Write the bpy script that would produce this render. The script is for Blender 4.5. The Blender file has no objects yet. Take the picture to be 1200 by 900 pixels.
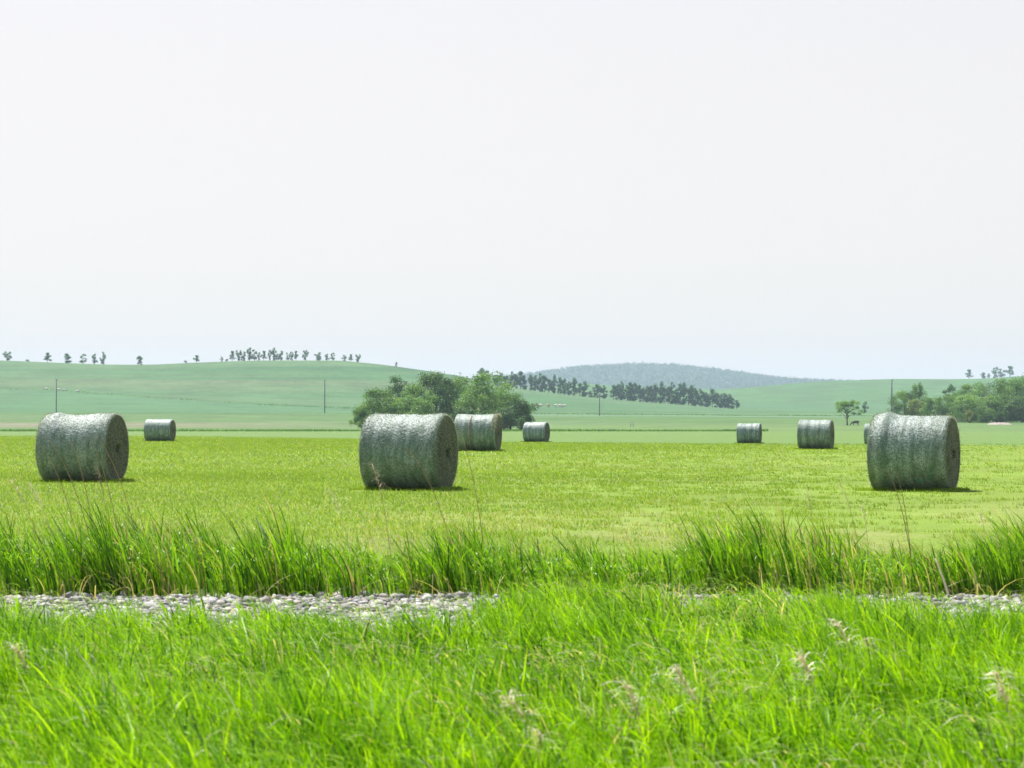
import bpy, bmesh, math, random
import numpy as np

R = math.radians
rng = np.random.default_rng(7)
random.seed(7)
C = bpy.context.scene.collection
F = 2600.0            # focal length in photograph pixels (1200 wide)
HZ = 498.0            # row of the level horizon
CAM = 1.28            # camera height above the hay field
SUN_EL, SUN_AZ = 62.0, -33.0   # azimuth measured from straight ahead (+Y), negative = left

# ------------------------------------------------------------------ helpers
def tag(o, label=None, cat=None, group=None, kind=None):
    if label: o['label'] = label
    if cat: o['category'] = cat
    if group: o['group'] = group
    if kind: o['kind'] = kind
    return o

def npmesh(name, V, faces, col=None, smooth=False):
    """faces: list of int arrays (n,3) or (n,4); col: (nverts,4) point colour"""
    me = bpy.data.meshes.new(name)
    V = np.asarray(V, np.float32)
    me.vertices.add(len(V)); me.vertices.foreach_set('co', V.ravel())
    fl = [np.asarray(f, np.int32) for f in faces if len(f)]
    idx = np.concatenate([f.ravel() for f in fl])
    cnt = np.concatenate([np.full(len(f), f.shape[1], np.int32) for f in fl])
    st = np.concatenate([[0], np.cumsum(cnt)[:-1]]).astype(np.int32)
    me.loops.add(len(idx)); me.loops.foreach_set('vertex_index', idx)
    me.polygons.add(len(cnt)); me.polygons.foreach_set('loop_start', st)
    me.polygons.foreach_set('loop_total', cnt)
    me.update(calc_edges=True)
    me.validate()
    if col is not None:
        a = me.color_attributes.new('tint', 'FLOAT_COLOR', 'POINT')
        col = np.asarray(col, np.float32)
        if col.shape[1] == 3: col = np.hstack([col, np.ones((len(col), 1), np.float32)])
        a.data.foreach_set('color', col.ravel())
    if smooth: me.polygons.foreach_set('use_smooth', np.ones(len(cnt), bool))
    return me

def obj(name, me, mat=None, parent=None, loc=None):
    o = bpy.data.objects.new(name, me); C.objects.link(o)
    if mat is not None and me is not None and not me.materials: me.materials.append(mat)
    if parent: o.parent = parent
    if loc: o.location = loc
    return o

def empty(name, loc=(0, 0, 0), rz=0):
    o = bpy.data.objects.new(name, None); C.objects.link(o)
    o.location = loc; o.rotation_euler = (0, 0, rz); o.empty_display_size = .3
    return o

def copy_tree(o, parent=None):
    c = o.copy(); C.objects.link(c); c.parent = parent
    for ch in [k for k in C.objects if k.parent == o]: copy_tree(ch, c)
    return c

def tube(pts, radii, n=6):
    pts = np.asarray(pts, float); radii = np.asarray(radii, float)
    V = []; Fq = []
    k = len(pts)
    for i in range(k):
        t = pts[min(i+1, k-1)] - pts[max(i-1, 0)]; t /= (np.linalg.norm(t) + 1e-9)
        a = np.array([0, 1, 0]) if abs(t[1]) < .8 else np.array([1, 0, 0])
        u = np.cross(t, a); u /= np.linalg.norm(u); v = np.cross(t, u)
        for j in range(n):
            an = 2*math.pi*j/n
            V.append(pts[i] + radii[i]*(math.cos(an)*u + math.sin(an)*v))
    for i in range(k-1):
        for j in range(n):
            Fq.append((i*n+j, i*n+(j+1) % n, (i+1)*n+(j+1) % n, (i+1)*n+j))
    return np.array(V), np.array(Fq)

class MB:
    def __init__(s): s.V = []; s.Q = []; s.T = []; s.Cc = []; s.n = 0
    def add(s, V, F, col=(.5, .5, .5)):
        V = np.asarray(V); F = np.asarray(F)
        if len(V) == 0: return
        (s.Q if F.shape[1] == 4 else s.T).append(F + s.n)
        s.V.append(V); c = np.asarray(col, float)
        if c.ndim == 1: c = np.tile(c[:3], (len(V), 1))
        s.Cc.append(c); s.n += len(V)
    def mesh(s, name, smooth=False):
        f = []
        if s.Q: f.append(np.concatenate(s.Q))
        if s.T: f.append(np.concatenate(s.T))
        return npmesh(name, np.concatenate(s.V), f, np.concatenate(s.Cc), smooth)

# value noise
def vnoise(x, y, seed=0):
    xi = np.floor(x).astype(np.int64); yi = np.floor(y).astype(np.int64)
    fx = x-xi; fy = y-yi; fx = fx*fx*(3-2*fx); fy = fy*fy*(3-2*fy)
    def h(a, b):
        n = (a*374761393 + b*668265263 + seed*1442695041) & 0x7fffffff
        n = ((n ^ (n >> 13))*1274126177) & 0x7fffffff
        return ((n ^ (n >> 16)) & 0xffff)/65535.0
    return (h(xi, yi)*(1-fx)+h(xi+1, yi)*fx)*(1-fy)+(h(xi, yi+1)*(1-fx)+h(xi+1, yi+1)*fx)*fy
def fbm(x, y, seed=0, o=4):
    s = 0; a = .5; t = 0
    for i in range(o):
        s = s+a*vnoise(x*2**i, y*2**i, seed+i*17); t += a; a *= .55
    return s/t

# ------------------------------------------------------------------ materials
def newmat(name):
    m = bpy.data.materials.new(name); m.use_nodes = True
    nt = m.node_tree; nt.nodes.clear()
    out = nt.nodes.new('ShaderNodeOutputMaterial')
    return m, nt, out
def N(nt, typ, **kw):
    n = nt.nodes.new(typ)
    for k, v in kw.items():
        if k in n.inputs: n.inputs[k].default_value = v
        else: setattr(n, k, v)
    return n

def leafmat(name, stops, trans=.4, rough=.45, spec=.5, tgain=(1.25, 1.25, .7)):
    """colour from the tint attribute's red through a ramp; part of the light passes through"""
    m, nt, out = newmat(name); L = nt.links
    at = N(nt, 'ShaderNodeAttribute', attribute_name='tint')
    sep = N(nt, 'ShaderNodeSeparateColor'); L.new(at.outputs['Color'], sep.inputs[0])
    rp = N(nt, 'ShaderNodeValToRGB'); cr = rp.color_ramp
    while len(cr.elements) < len(stops): cr.elements.new(.5)
    for e, (p, c) in zip(cr.elements, stops): e.position = p; e.color = (*c, 1)
    L.new(sep.outputs[0], rp.inputs[0])
    pr = N(nt, 'ShaderNodeBsdfPrincipled', Roughness=rough)
    pr.inputs['Specular IOR Level'].default_value = spec
    L.new(rp.outputs[0], pr.inputs['Base Color'])
    tr = N(nt, 'ShaderNodeBsdfTranslucent')
    mg = N(nt, 'ShaderNodeMix', data_type='RGBA', blend_type='MULTIPLY'); mg.inputs[0].default_value = 1
    L.new(rp.outputs[0], mg.inputs[6]); mg.inputs[7].default_value = (*tgain, 1)
    L.new(mg.outputs[2], tr.inputs[0])
    mx = N(nt, 'ShaderNodeMixShader'); mx.inputs[0].default_value = trans
    L.new(pr.outputs[0], mx.inputs[1]); L.new(tr.outputs[0], mx.inputs[2])
    L.new(mx.outputs[0], out.inputs[0])
    return m

def plain(name, col, rough=.8, nscale=8, var=.25, spec=.3):
    m, nt, out = newmat(name); L = nt.links
    tc = N(nt, 'ShaderNodeTexCoord'); no = N(nt, 'ShaderNodeTexNoise', Scale=nscale, Detail=5.0)
    L.new(tc.outputs['Object'], no.inputs['Vector'])
    rp = N(nt, 'ShaderNodeValToRGB')
    rp.color_ramp.elements[0].position = .3; rp.color_ramp.elements[1].position = .7
    rp.color_ramp.elements[0].color = tuple(c*(1-var) for c in col)+(1,)
    rp.color_ramp.elements[1].color = tuple(min(1, c*(1+var)) for c in col)+(1,)
    L.new(no.outputs['Fac'], rp.inputs[0])
    pr = N(nt, 'ShaderNodeBsdfPrincipled', Roughness=rough); pr.inputs['Specular IOR Level'].default_value = spec
    L.new(rp.outputs[0], pr.inputs['Base Color']); L.new(pr.outputs[0], out.inputs[0])
    return m

def terrain_mat(name, s1, s2, amp=.35, bump=.3, bscale=2.0):
    """land: own colours of fields in the tint attribute, broken up by two noises"""
    m, nt, out = newmat(name); L = nt.links
    at = N(nt, 'ShaderNodeAttribute', attribute_name='tint')
    tc = N(nt, 'ShaderNodeTexCoord')
    n1 = N(nt, 'ShaderNodeTexNoise', Scale=s1, Detail=6.0, Roughness=.65); L.new(tc.outputs['Object'], n1.inputs['Vector'])
    n2 = N(nt, 'ShaderNodeTexNoise', Scale=s2, Detail=4.0, Roughness=.7); L.new(tc.outputs['Object'], n2.inputs['Vector'])
    ad = N(nt, 'ShaderNodeMath', operation='ADD'); L.new(n1.outputs['Fac'], ad.inputs[0]); L.new(n2.outputs['Fac'], ad.inputs[1])
    mr = N(nt, 'ShaderNodeMapRange'); mr.inputs['From Min'].default_value = .65; mr.inputs['From Max'].default_value = 1.35
    mr.inputs['To Min'].default_value = 1-amp; mr.inputs['To Max'].default_value = 1+amp
    L.new(ad.outputs[0], mr.inputs['Value'])
    mul = N(nt, 'ShaderNodeVectorMath', operation='SCALE'); L.new(at.outputs['Color'], mul.inputs[0]); L.new(mr.outputs[0], mul.inputs['Scale'])
    pr = N(nt, 'ShaderNodeBsdfPrincipled', Roughness=.9); pr.inputs['Specular IOR Level'].default_value = .15
    L.new(mul.outputs[0], pr.inputs['Base Color'])
    nb = N(nt, 'ShaderNodeTexNoise', Scale=bscale, Detail=4.0); L.new(tc.outputs['Object'], nb.inputs['Vector'])
    bp = N(nt, 'ShaderNodeBump', Strength=bump, Distance=.2); L.new(nb.outputs['Fac'], bp.inputs['Height']); L.new(bp.outputs[0], pr.inputs['Normal'])
    L.new(pr.outputs[0], out.inputs[0])
    return m

# ------------------------------------------------------------------ terrain height
# far land: for each depth, screen row (photo pixels) of the ground as a function of column
KN = [
 (440,  [(0, 505.56), (1200, 505.56)]),
 (560,  [(0, 501.5), (1200, 502)]),
 (700,  [(0, 494), (600, 495), (1200, 495.5)]),
 (850,  [(0, 483), (430, 484), (640, 487.5), (1200, 490)]),
 (1150, [(0, 461), (430, 470), (640, 475), (860, 482), (1200, 485)]),
 (1500, [(-300, 421), (0, 423), (60, 425.5), (130, 428), (180, 428), (230, 425.5), (300, 423), (400, 423), (450, 428), (500, 435), (545, 442), (580, 452.5), (640, 460), (686, 465), (720, 468), (860, 479), (950, 481.5), (1200, 483)]),
 (1950, [(0, 452), (500, 462), (685, 466), (860, 474), (1000, 471), (1200, 471)]),
 (2600, [(0, 461), (600, 455), (685, 450), (760, 455.5), (850, 457), (900, 452.5), (930, 450), (960, 447.7), (1000, 446.2), (1050, 444.5), (1110, 445), (1150, 444.5), (1200, 441), (1500, 436)]),
 (3300, [(0, 474), (600, 470), (1200, 468)]),
 (4900, [(0, 466), (600, 460), (1200, 458)]),
 (6000, [(0, 459), (400, 457), (500, 452), (560, 447), (600, 443.5), (625, 440), (640, 438), (660, 434.5), (680, 432), (740, 429), (790, 430), (830, 434), (860, 438), (890, 442.5), (920, 446), (950, 448), (985, 449.5), (1050, 451), (1200, 455)]),
 (7600, [(0, 470), (1200, 470)]),
]
KD = np.array([k[0] for k in KN], float)
def _smoothcol(pts, x):
    xs = np.array([p[0] for p in pts], float); ys = np.array([p[1] for p in pts], float)
    return (np.interp(x-12, xs, ys)+2*np.interp(x, xs, ys)+np.interp(x+12, xs, ys))/4
def far_z(xs, d):
    """ground height for screen column xs and depth d (arrays)"""
    Z = np.stack([CAM + dk*(HZ-_smoothcol(p, xs))/F for dk, p in KN])      # (K, n)
    K = len(KD); h = np.diff(KD)[:, None]; de = np.diff(Z, axis=0)/h
    m = np.zeros_like(Z)
    for i in range(1, K-1):
        a, b = de[i-1], de[i]; same = a*b > 0
        m[i] = np.where(same, 2*a*b/(a+b+1e-12*(~same)), 0)
    m[0] = 0; m[-1] = 0
    i = np.clip(np.searchsorted(KD, d, side='right')-1, 0, K-2)
    ar = np.arange(len(d)); hh = np.diff(KD)[i]; t = (d-KD[i])/hh
    return ((2*t**3-3*t**2+1)*Z[i, ar] + (t**3-2*t**2+t)*hh*m[i, ar]
            + (-2*t**3+3*t**2)*Z[i+1, ar] + (t**3-t**2)*hh*m[i+1, ar])

BUMPS = [(-9.3, 48.2, .05, 4), (-1.35, 92, .17, 16), (-22.9, 144, .24, 30), (16.7, 156, -.13, 22)]
def near_z(X, Y):
    X = np.asarray(X, float); Y = np.asarray(Y, float)
    z = np.interp(Y, [-40, 4, 9, 14, 16, 20, 22, 25], [-.3, -.3, -.3, -.27, -.25, -.25, -.2, 0])
    z = z + .05*(fbm(X*.8, Y*.8, 3)-.5)*(Y < 25)
    for bx, by, a, s in BUMPS: z = z+a*np.exp(-((X-bx)**2+(Y-by)**2)/(2*s*s))*(Y > 25)*np.clip((440-Y)/100, 0, 1)
    return z
def gz(X, Y):
    X = np.atleast_1d(np.asarray(X, float)); Y = np.atleast_1d(np.asarray(Y, float))
    zf = far_z(600+F*X/np.maximum(Y, 1), np.clip(Y, 440, 7600))
    return np.where(Y > 440, zf, near_z(X, Y))
def at_px(x, d):
    X = (x-600)/F*d
    return X, d, float(gz(X, d)[0])

ucols = np.unique(np.concatenate([np.linspace(-1.4, -.3, 40), np.linspace(-.3, .3, 520), np.linspace(.3, 1.4, 40)]))
def patch(name, rows, colfn, mat):
    U, D = np.meshgrid(ucols, rows)
    X = (U*D).ravel(); Y = D.ravel()
    Z = gz(X, Y)
    ys = HZ-(Z-CAM)*F/np.maximum(Y, 1); xs = 600+F*X/np.maximum(Y, 1)
    col = colfn(xs, ys, X, Y)
    n = len(ucols); i = np.arange((len(rows)-1)*(n-1)); r = i//(n-1); c = i % (n-1)
    a = r*n+c
    q = np.stack([a, a+1, a+n+1, a+n], 1)
    me = npmesh(name, np.stack([X, Y, Z], 1), [q], col, smooth=True)
    return tag(obj(name, me, mat), kind='structure')
def lerp(a, b, t):
    t = np.clip(t, 0, 1)[:, None]
    return np.asarray(a)*(1-t)+np.asarray(b)*t
def blend(col, c, mask):
    m = np.clip(mask, 0, 1)[:, None]; return col*(1-m)+np.asarray(c)*m
sm = lambda v, a, b: np.clip((v-a)/(b-a), 0, 1)

G_FIELD = (.155, .235, .030); G_DULL = (.115, .195, .050); STRAW = (.30, .27, .13)
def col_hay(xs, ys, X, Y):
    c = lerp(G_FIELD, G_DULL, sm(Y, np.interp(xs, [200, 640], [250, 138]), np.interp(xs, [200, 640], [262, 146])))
    n = fbm(X*.22, Y*.12, 5)
    c = blend(c, (.20, .25, .06), sm(n, .5, .7)*.5*sm(Y, 120, 40))
    n = fbm(X*.6, Y*.35, 9)
    c = blend(c, STRAW, sm(n, .47, .62)*.32*sm(Y, 39, 25))
    # windrow stripes left by the mower
    c = c*(1+.07*np.sin(Y*.45+np.sin(X*.05)*2))[:, None]
    return c
def col_meadow(xs, ys, X, Y):
    c = lerp((.078, .145, .036), (.055, .125, .03), sm(ys, 500, 485))
    n = fbm(X*.01, Y*.02, 21)
    c = blend(c, (.09, .145, .055), sm(n, .45, .65)*.7)
    c = blend(c, (.15, .15, .09), sm(ys, 494.5, 496)*sm(ys, 502, 499.5)*sm(xs, 460, 150)*.9)
    c = blend(c, (.085, .165, .035), sm(ys, 502.5, 503.5)*(xs < 900)*.7)
    c = blend(c, (.095, .165, .04), sm(ys, 497, 499)*(xs > 600)*.7)
    return c
def fence_y(xs): return np.interp(xs, [-300, 0, 60, 110, 200, 300, 430, 600], [448, 455, 457, 461, 467, 474, 479.5, 484])
def col_hill(xs, ys, X, Y):
    c = np.tile((.048, .122, .042), (len(xs), 1))
    n = fbm(X*.006, Y*.012, 31)
    c = blend(c, (.070, .135, .052), sm(n, .42, .62)*.8)
    low = sm(ys-fence_y(xs), 0, 1.0)*(Y < 1300)*(xs < 640)
    c = blend(c, (.052, .132, .050), low*.8)
    n2 = fbm(X*.004, ys*.16, 40)
    c = blend(c, (.028, .095, .032), sm(n2, .5, .62)*sm(ys, 446, 441)*sm(ys, 425, 430)*.8*(xs < 620))
    c = blend(c, (.095, .125, .06), sm(n2, .48, .38)*sm(ys, 462, 452)*sm(ys, 436, 441)*.55*(xs < 620))
    c = blend(c, (.09, .165, .085), (xs > 560)*(Y < 1050)*sm(ys, 484, 486.5))
    c = blend(c, (.075, .15, .05), (xs > 560)*sm(ys, 484.2, 484.8)*sm(ys, 486.2, 485.6)*.7)
    return c
def col_rhill(xs, ys, X, Y):
    c = np.tile((.052, .128, .036), (len(xs), 1))
    st = np.sin((ys*3.2+xs*.33)*1.0+3*fbm(xs*.02, ys*.2, 8))
    c = c*(1+.06*st)[:, None]
    n = fbm(xs*.03, ys*.3, 50)
    return blend(c, (.044, .095, .028), sm(n, .5, .65)*.7)
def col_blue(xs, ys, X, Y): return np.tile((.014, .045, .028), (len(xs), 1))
def col_verge(xs, ys, X, Y):
    c = np.tile((.07, .095, .03), (len(xs), 1))
    return blend(c, (.30, .27, .24), sm(Y, 13.5, 14.2)*sm(Y, 19.9, 19.5))

M_near = terrain_mat('field_soil_and_grass', .35, 6.0, .22, .5, 12)
M_far = terrain_mat('pasture', .035, .25, .40, .5, .6)
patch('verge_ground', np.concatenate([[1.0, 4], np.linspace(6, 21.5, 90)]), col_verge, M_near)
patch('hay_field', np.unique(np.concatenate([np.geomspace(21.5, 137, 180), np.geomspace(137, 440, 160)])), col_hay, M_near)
patch('meadow', np.linspace(440, 850, 110), col_meadow, M_far)
patch('grassy_hill', np.linspace(850, 1950, 210), col_hill, M_far)
patch('cropped_hill', np.linspace(1950, 3300, 110), col_rhill, M_far)
patch('wooded_hill', np.linspace(3300, 7600, 130), col_blue, M_far)
# the rest of the land, all the way round and below everything
me = npmesh('ground', [(-9000, -400, -1.2), (9000, -400, -1.2), (9000, 8300, -1.2), (-9000, 8300, -1.2)], [np.array([[0, 1, 2, 3]])], np.tile((.11, .19, .05), (4, 1)))
tag(obj('ground', me, M_far), kind='structure')

# ------------------------------------------------------------------ grass
def blades(P, H, W, lean, bend, seg=3, tint=None, az=None, seed=0):
    """P (n,3) roots; H heights; W widths; lean (n,2) horizontal offset of the tip; bend: droop amount"""
    r = np.random.default_rng(seed); n = len(P)
    if az is None: az = r.uniform(0, math.pi, n)
    wd = np.stack([np.cos(az), np.sin(az), np.zeros(n)], 1)
    rows = []
    for k in range(seg+1):
        t = k/seg
        c = P.copy()
        c[:, :2] += lean*(t**1.7)[..., None] if np.ndim(t) else lean*(t**1.7)
        c[:, 2] += H*(t-bend*t**3)
        w = W*(1-.75*t**1.5)*.5 if k < seg else None
        if k < seg:
            rows.append(c-wd*w[:, None]); rows.append(c+wd*w[:, None])
        else: rows.append(c)
    m = 2*seg+1
    V = np.stack(rows, 1).reshape(-1, 3)
    b = np.arange(n)*m
    Q = [np.stack([b+2*k, b+2*k+1, b+2*k+3, b+2*k+2], 1) for k in range(seg-1)]
    T = np.stack([b+2*seg-2, b+2*seg-1, b+2*seg], 1)
    if tint is None: tint = r.uniform(0, 1, n)
    colr = np.repeat(tint, m)
    col = np.stack([colr, colr, colr], 1)
    return V, (np.concatenate(Q) if Q else np.zeros((0, 4), int)), T, col
def wedge(n, d0, d1, seed, u=.33, power=1.0):
    r = np.random.default_rng(seed)
    d = (d0**power + (d1**power-d0**power)*r.random(n))**(1/power)
    X = d*r.uniform(-u, u, n)
    return X, d

GRASS = [(0, (.018, .08, .002)), (.3, (.10, .27, .002)), (.65, (.27, .50, .003)), (.88, (.36, .56, .012)), (.93, (.42, .38, .20)), (1, (.62, .58, .42))]
M_grass = leafmat('fresh_grass', GRASS, .46, .42, .34, (1.4, 1.4, .5))
M_tall = leafmat('tall_grass', [(0, (.018, .07, .004)), (.35, (.08, .22, .004)), (.7, (.22, .43, .008)), (.9, (.30, .50, .03)), (.95, (.40, .34, .18)), (1, (.55, .48, .32))], .43, .4, .4, (1.4, 1.45, .4))
M_stub = leafmat('field_regrowth', [(0, (.115, .225, .02)), (.5, (.195, .315, .025)), (.82, (.29, .385, .035)), (.9, (.34, .33, .15)), (1, (.55, .52, .36))], .42, .5, .35, (1.35, 1.35, .5))
M_dry = leafmat('dry_grass', [(0, (.30, .22, .11)), (.5, (.48, .38, .22)), (1, (.68, .60, .44))], .3, .6, .3, (1.1, 1, .8))

# foreground verge grass: edge of the stand against the gravel
def near_edge(xs):
    return np.interp(xs, [-400, 0, 40, 90, 130, 300, 560, 620, 700, 780, 800, 850, 900, 990, 1060, 1120, 1160, 1250, 1600],
                     [16.5, 16.7, 17.0, 16.4, 15.8, 15.7, 16.1, 17.2, 18.7, 18.0, 16.6, 18.2, 18.7, 18.2, 17.7, 16.8, 16.4, 16.6, 16.6])
mb = MB()
X, Y = wedge(150000, 6.3, 20, 11, .31, 1.6)
xs = 600+F*X/Y
e = near_edge(xs)-.1+3.0*(fbm(X*2.2, Y*.5, 61)-.5)
cl = fbm(X*2.2, Y*1.6, 62)                 # tufts
k = (Y < e) & (rng.random(len(X)) < .12+2.9*np.clip(cl-.3, 0, 1))
X, Y, cl, e = X[k], Y[k], cl[k], e[k]
n = len(X); P = np.stack([X, Y, near_z(X, Y)], 1)
big = fbm(X*.7, Y*.5, 63)
H = (.08+.42*cl+.36*(big-.45))*rng.uniform(.45, 1.3, n)
H *= np.where(Y > e-1.0, .85, 1)
H *= np.clip(1.0-.45*(fbm(X*1.7, Y*.1, 66)-.3)*(Y > 14.5), .5, 1.2)
lean = np.stack([-H*(rng.normal(.15, .26, n)+.5*(fbm(X*1.9, Y*1.9, 67)-.4)), H*rng.normal(0, .35, n)], 1)
tint = np.clip(rng.normal(.43, .25, n)+.8*(fbm(X*2.3, Y*1.6, 64)-.5), 0, .88)
dry = rng.random(n) < .012+.09*sm(fbm(X*1.1, Y*1.1, 65), .58, .72)
tint[dry] = rng.uniform(.93, 1, dry.sum())
V, Q, T, cc = blades(P, H, rng.uniform(.007, .0155, n), lean, rng.uniform(0, .35, n), 4, tint, seed=3)
mb.add(V, Q, cc); mb.T.append(T)
# flopping leaves that turn their pale, shiny side up
n = 26000; X, Y = wedge(n, 6.6, 18, 12, .31, 1.6); k = Y < near_edge(600+F*X/Y)-.1
X, Y = X[k], Y[k]; n = len(X)
z0 = near_z(X, Y)+rng.uniform(.06, .30, n)*(.4+1.3*fbm(X*2.2, Y*1.6, 62))
P = np.stack([X, Y, z0], 1); H = rng.uniform(.02, .10, n)
lean = np.stack([-rng.uniform(.05, .17, n), rng.normal(0, .06, n)], 1)
V, Q, T, cc = blades(P, H, rng.uniform(.008, .014, n), lean, rng.uniform(.5, 1.3, n), 4, np.where(rng.random(n) < .07+.5*sm(fbm(X*1.1, Y*1.1, 65), .52, .68), rng.uniform(.92, 1, n), rng.uniform(.4, .88, n)), az=rng.normal(math.pi/2, .5, n), seed=4)
mb.add(V, Q, cc); mb.T.append(T+mb.n-len(V))
mb.T[0] = mb.T[0]
# weeds and grass coming up between the stones
n = 2600; X = 18*rng.uniform(-.33, .33, n); Y = 15.5+rng.random(n)*4.8; k = fbm(X*1.6, Y*1.6, 68) > .52; X, Y = X[k], Y[k]; n = len(X)
H = rng.uniform(.04, .17, n); P = np.stack([X, Y, near_z(X, Y)], 1)
V, Q, T, cc = blades(P, H, rng.uniform(.006, .012, n), np.stack([rng.normal(-.03, .06, n), rng.normal(0, .05, n)], 1), rng.uniform(0, .6, n), 4, np.where(rng.random(n) < .3, .95, rng.uniform(.1, .8, n)), seed=9)
mb.add(V, Q, cc); mb.T.append(T+mb.n-len(V))
o = obj('verge_grass', mb.mesh('verge_grass'), M_grass)
tag(o, 'bright green long grass filling the front of the view, below the gravel', 'grass', kind='stuff')

# tall unmown grass row between gravel and field
def row_env(xs):
    return np.interp(xs, [-300, 0, 40, 60, 100, 150, 210, 255, 275, 300, 340, 370, 420, 455, 480, 520, 545, 580, 640, 655, 700, 740, 790, 820, 850, 900, 960, 1000, 1040, 1070, 1100, 1130, 1160, 1200, 1500],
                     [.7, .72, .55, .58, .70, .74, .68, .52, .48, .66, .62, .52, .52, .36, .46, .40, .54, .54, .48, .40, .42, .36, .38, .58, .62, .64, .58, .44, .38, .42, .34, .40, .50, .62, .6])
mb = MB()
n = 26000; Y = 19.7+rng.random(n)**1.3*2.0; X = Y*rng.uniform(-.33, .33, n)
xs = 600+F*X/Y; env = row_env(xs+6*rng.normal(0, 1, n)); cl = fbm(X*3.2, Y*1.6, 71)
k = rng.random(n) < np.clip(.15+2.6*(cl-.34)+.5*(env-.5), .06, 1); X, Y, env, cl, xs = X[k], Y[k], env[k], cl[k], xs[k]; n = len(X)
P = np.stack([X, Y, near_z(X, Y)], 1)
H = env*(.4+.9*cl)*(.65+.7*fbm(xs*.06, Y*.4, 73))*rng.uniform(.35, 1.3, n)*1.08
tuft = np.round(X*3.1)
lean = np.stack([-H*rng.normal(.26, .17, n), H*rng.normal(0, .2, n)], 1)
tint = np.where(rng.random(n) < .45, rng.uniform(0, .3, n), rng.uniform(.4, .9, n))  # dark share of the blades stands in for shaded gaps in the row
brown = rng.random(n) < .08+.30*np.exp(-((xs-1045)/45)**2)+.12*np.exp(-((xs-190)/50)**2)+.1*np.exp(-((xs-960)/60)**2)
tint[brown] = rng.uniform(.94, 1, brown.sum())
V, Q, T, cc = blades(P, H, rng.uniform(.009, .022, n), lean, rng.uniform(0, .3, n), 5, tint, seed=5)
mb.add(V, Q, cc); mb.T.append(T+mb.n-len(V))
# leaves branching from stems
n = 26000; Y = 19.75+rng.random(n)*1.8; X = Y*rng.uniform(-.33, .33, n); xs = 600+F*X/Y; env = row_env(xs)
cl = fbm(X*3.2, Y*1.6, 71); k = cl > .38; X, Y, env, cl = X[k], Y[k], env[k], cl[k]; n = len(X)
hh = env*rng.uniform(.08, .62, n)
P = np.stack([X-hh*.18, Y, near_z(X, Y)+hh], 1); H = rng.uniform(.06, .2, n)
lean = np.stack([rng.normal(-.03, .1, n), rng.normal(0, .08, n)], 1)
V, Q, T, cc = blades(P, H, rng.uniform(.009, .016, n), lean, rng.uniform(.2, 1.1, n), 4, np.clip(rng.normal(.6, .2, n), 0, .92), seed=6)
mb.add(V, Q, cc); mb.T.append(T+mb.n-len(V))
# thin flowering stems with loose purple-green panicles
n = 900; Y = 20.3+rng.random(n)*1.6; X = Y*rng.uniform(-.33, .33, n); env = row_env(600+F*X/Y)
H = env*rng.uniform(.9, 1.45, n); P = np.stack([X, Y, near_z(X, Y)], 1)
lx = -H*rng.normal(.33, .1, n); ly = H*rng.normal(0, .1, n)
V, Q, T, cc = blades(P, H, np.full(n, .005), np.stack([lx, ly], 1), rng.uniform(0, .12, n), 5, rng.uniform(.8, .96, n), seed=8)
mb.add(V, Q, cc); mb.T.append(T+mb.n-len(V))
for j in range(9):
    t = .72+.28*j/9
    c = P.copy(); c[:, 0] += lx*t**1.7; c[:, 1] += ly*t**1.7; c[:, 2] += H*(t-.05*t**3)
    L = rng.uniform(.02, .05, n)
    V, Q, T, cc = blades(c, L*.5, np.full(n, .006), np.stack([rng.normal(-.015, .02, n), rng.normal(0, .02, n)], 1), rng.uniform(.2, 1.3, n), 2, rng.uniform(.82, .97, n), seed=20+j)
    mb.add(V, Q, cc); mb.T.append(T+mb.n-len(V))
# dead stems bent over the edge of the stones
n = 420; X = 20*rng.uniform(-.31, .31, n); Y = 19.35+rng.random(n)*.5; kx = rng.random(n) < .2+.8*sm(fbm(X*.9, Y*0, 79), .5, .65); X, Y = X[kx], Y[kx]; n = len(X)
H = rng.uniform(.1, .4, n); P = np.stack([X, Y, near_z(X, Y)+.01], 1)
V, Q, T, cc = blades(P, H, rng.uniform(.007, .013, n), np.stack([rng.normal(-.1, .3, n), rng.normal(-.1, .12, n)], 1), rng.uniform(.2, 1.0, n), 5, rng.uniform(.94, 1, n), seed=55)
mb.add(V, Q, cc); mb.T.append(T+mb.n-len(V))
o = obj('tall_grass', mb.mesh('tall_grass'), M_tall)
tag(o, 'row of tall unmown dark green grass between the gravel and the hay field', 'grass', kind='stuff')

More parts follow.
